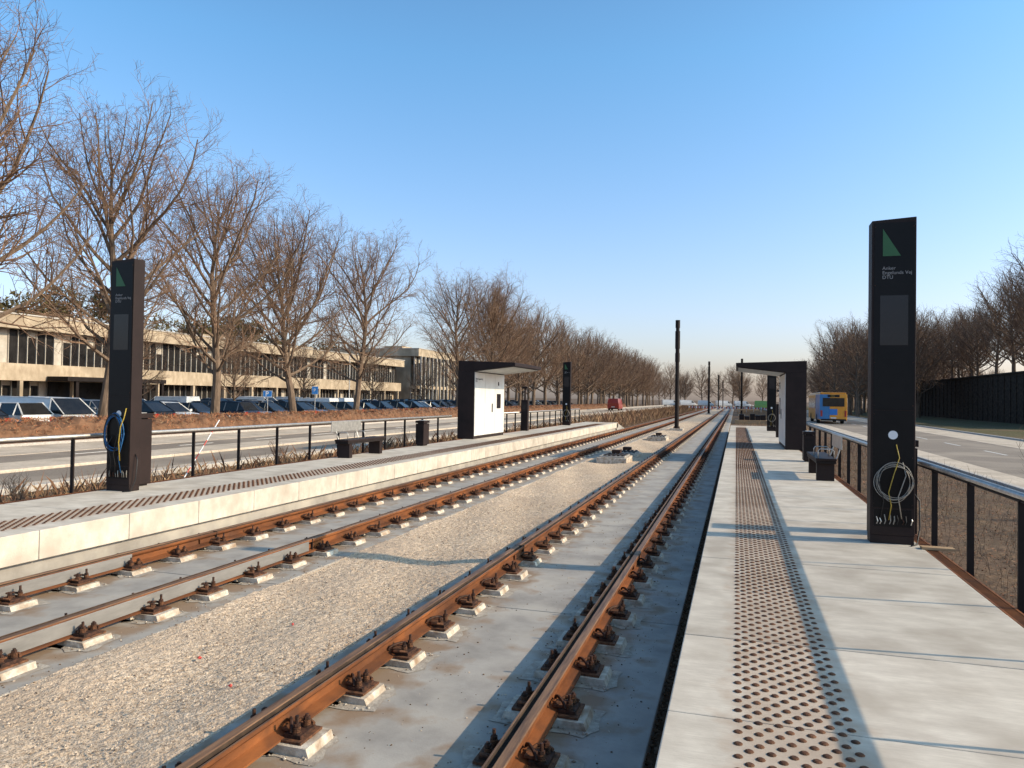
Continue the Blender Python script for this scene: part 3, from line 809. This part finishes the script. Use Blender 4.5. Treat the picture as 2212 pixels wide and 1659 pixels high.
def bus():
    root=empty('city_bus',(9.3,80,-.06)); b=MB()
    b.box(-1.27,1.27,0,12,.35,3.0,'busyel'); b.box(-1.2,1.2,.3,11.5,3.0,3.15,'busyel')
    b.obj('body',parent=root,bevel=.12)
    b=MB()
    b.box(-1.285,-.35,-.02,4.0,.45,2.95,'busblue'); b.box(-1.0,1.0,-.05,-.021,1.75,2.6,'cglass'); b.box(-.55,.55,-.045,-.021,2.68,2.92,'tyre')
    b.box(-.35,.35,-.045,-.021,.9,1.5,'signblue')
    b.box(-1.29,-1.275,4.2,11.6,1.5,2.6,'cglass'); b.box(1.275,1.29,.6,11.6,1.5,2.6,'cglass')
    b.box(-1.15,1.15,-.06,.2,.34,.5,'tyre'); b.box(-.26,.26,-.065,-.045,.55,.67,'plate')
    for s in(-1,1):
        a,c=sorted((s*1.02,s*1.2)); b.box(a,c,-.05,-.021,.75,1.35,'redl')
        for y in (2.8,9): b.tube([(s*1.0,y,.48),(s*1.29,y,.48)],.48,'tyre',20)
    b.obj('fittings',parent=root)
    text('350S',.2,'cyellow',(-.28,-.05,2.73),(math.pi/2,0,0),root,'route_display')
bus()

def sign(x,y,h,w,hh,kind):
    root=empty('parking_sign',(x,y,-.1)); b=MB(); b.cyl((0,0),.03,0,h,'steel',8); b.obj('pole',parent=root)
    b=MB(); b.box(-w,w,-.05,-.035,h-hh,h,'signwhite'); b.box(-w+.02,w-.02,-.054,-.05,h-hh+.02,h-.02,'signblue'); b.obj('plate',parent=root)
    sz=w*1.5; text('P',sz,'signwhite',(-w*.5,-.057,h-hh*.5-sz*.33),(math.pi/2,0,0),root,'symbol'); root.rotation_euler=(0,0,.45)
sign(-30.6,49.4,2.8,.24,.6,'P'); sign(-30.2,42.9,2.4,.3,.42,'W')
def lamp(x,y,h=7):
    b=MB(); b.cyl((0,0),.07,-.1,h,'steel',10,.045); b.tube([(0,0,h),(.1,0,h+.15),(.6,0,h+.2)],.04,'steel',8); b.box(.5,1.1,-.12,.12,h+.16,h+.26,'steel'); b.obj('street_lamp',loc=(x,y,0))
for p in ((-37,38),(-37,66),(-37,100),(-37,135)): lamp(*p)
b=MB(); b.tube([(0,0,0),(0,1.35,1.5)],.012,'signwhite',8)
for i in range(5): b.tube([(0,.1+i*.25,.11+i*.278),(0,.2+i*.25,.222+i*.278)],.0135,'redp',8)
b.obj('marker_pole',loc=(-11.3,12.9,.0))
b=MB(); b.box(2.0,2.33,9.25,9.37,.502,.53,'wood'); b.obj('wood_plank')
b=MB(); 
for i in range(5): b.box(-.6+i*.5,-.15+i*.5,R.uniform(0,1),R.uniform(1.2,2),-.1,R.uniform(.4,1.2),'post'); 
b.box(-1,2.6,-.3,2.3,-.1,.25,'wood'); b.box(-.8,1.2,.1,1.1,1.2,1.3,'wood')
b.obj('material_pile',loc=(.9,75,0))
b=MB()
for i in range(16):
    x=-9+i*1.35; b.box(x,x+1.2,0,.05,.55,.85,'signwhite'); b.box(x+.3,x+.6,-.004,0,.55,.85,'redp'); b.box(x+.85,x+1.1,-.004,0,.55,.85,'redp'); b.box(x+.05,x+.12,-.2,.25,-.1,1.0,'signwhite')
b.obj('construction_barrier',loc=(0,150,0))
b=MB()
for (x,y,z) in ((-3.5,4.6,.0),(-3.9,6.0,.0),(-4.1,5.0,0)): pebble(b,x,y,z,.022,'redp')
b.obj('red_marker_pebble')

# ---------------------------------------------------------------- light
az=math.radians(6.5); el=math.radians(28)
S=Vector((math.cos(el)*math.cos(az),math.cos(el)*math.sin(az),math.sin(el)))
w=bpy.data.worlds.new('World'); scene.world=w; w.use_nodes=True
nt=w.node_tree; N=nt.nodes; LK=nt.links
bg=N['Background']; sk=N.new('ShaderNodeTexSky'); sk.sky_type='NISHITA'; sk.sun_disc=False
sk.sun_elevation=el; sk.sun_rotation=math.pi/2-az; sk.air_density=1.0; sk.dust_density=1.9; sk.ozone_density=2.0
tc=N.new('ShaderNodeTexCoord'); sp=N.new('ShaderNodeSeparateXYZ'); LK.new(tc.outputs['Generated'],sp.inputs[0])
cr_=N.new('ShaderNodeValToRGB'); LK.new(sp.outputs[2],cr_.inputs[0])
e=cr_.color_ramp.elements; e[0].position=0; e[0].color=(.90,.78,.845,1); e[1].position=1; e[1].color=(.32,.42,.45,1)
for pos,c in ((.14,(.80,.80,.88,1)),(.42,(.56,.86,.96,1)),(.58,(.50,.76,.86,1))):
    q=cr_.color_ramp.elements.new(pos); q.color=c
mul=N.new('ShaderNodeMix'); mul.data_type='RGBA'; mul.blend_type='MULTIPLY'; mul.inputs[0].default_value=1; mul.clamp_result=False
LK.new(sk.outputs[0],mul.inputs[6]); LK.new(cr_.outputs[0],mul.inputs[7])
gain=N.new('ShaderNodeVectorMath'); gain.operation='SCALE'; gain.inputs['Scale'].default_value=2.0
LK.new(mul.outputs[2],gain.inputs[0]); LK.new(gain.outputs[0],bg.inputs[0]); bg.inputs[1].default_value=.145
ld=bpy.data.lights.new('sun','SUN'); ld.energy=5; ld.angle=math.radians(.5); ld.color=(1,.81,.57)
lo=bpy.data.objects.new('sun',ld); scene.collection.objects.link(lo); lo.rotation_euler=S.to_track_quat('Z','Y').to_euler()

# ---------------------------------------------------------------- camera
cd=bpy.data.cameras.new('camera'); cd.lens=26; cd.sensor_width=36; cd.clip_start=.05; cd.clip_end=5000
co=bpy.data.objects.new('camera',cd); scene.collection.objects.link(co)
rot=Matrix.Rotation(math.radians(16.88),4,'Z')@Matrix.Rotation(math.radians(90+1.01),4,'X')@Matrix.Rotation(math.radians(.9),4,'Z')
co.matrix_world=Matrix.Translation((0,0,2.13))@rot
scene.camera=co
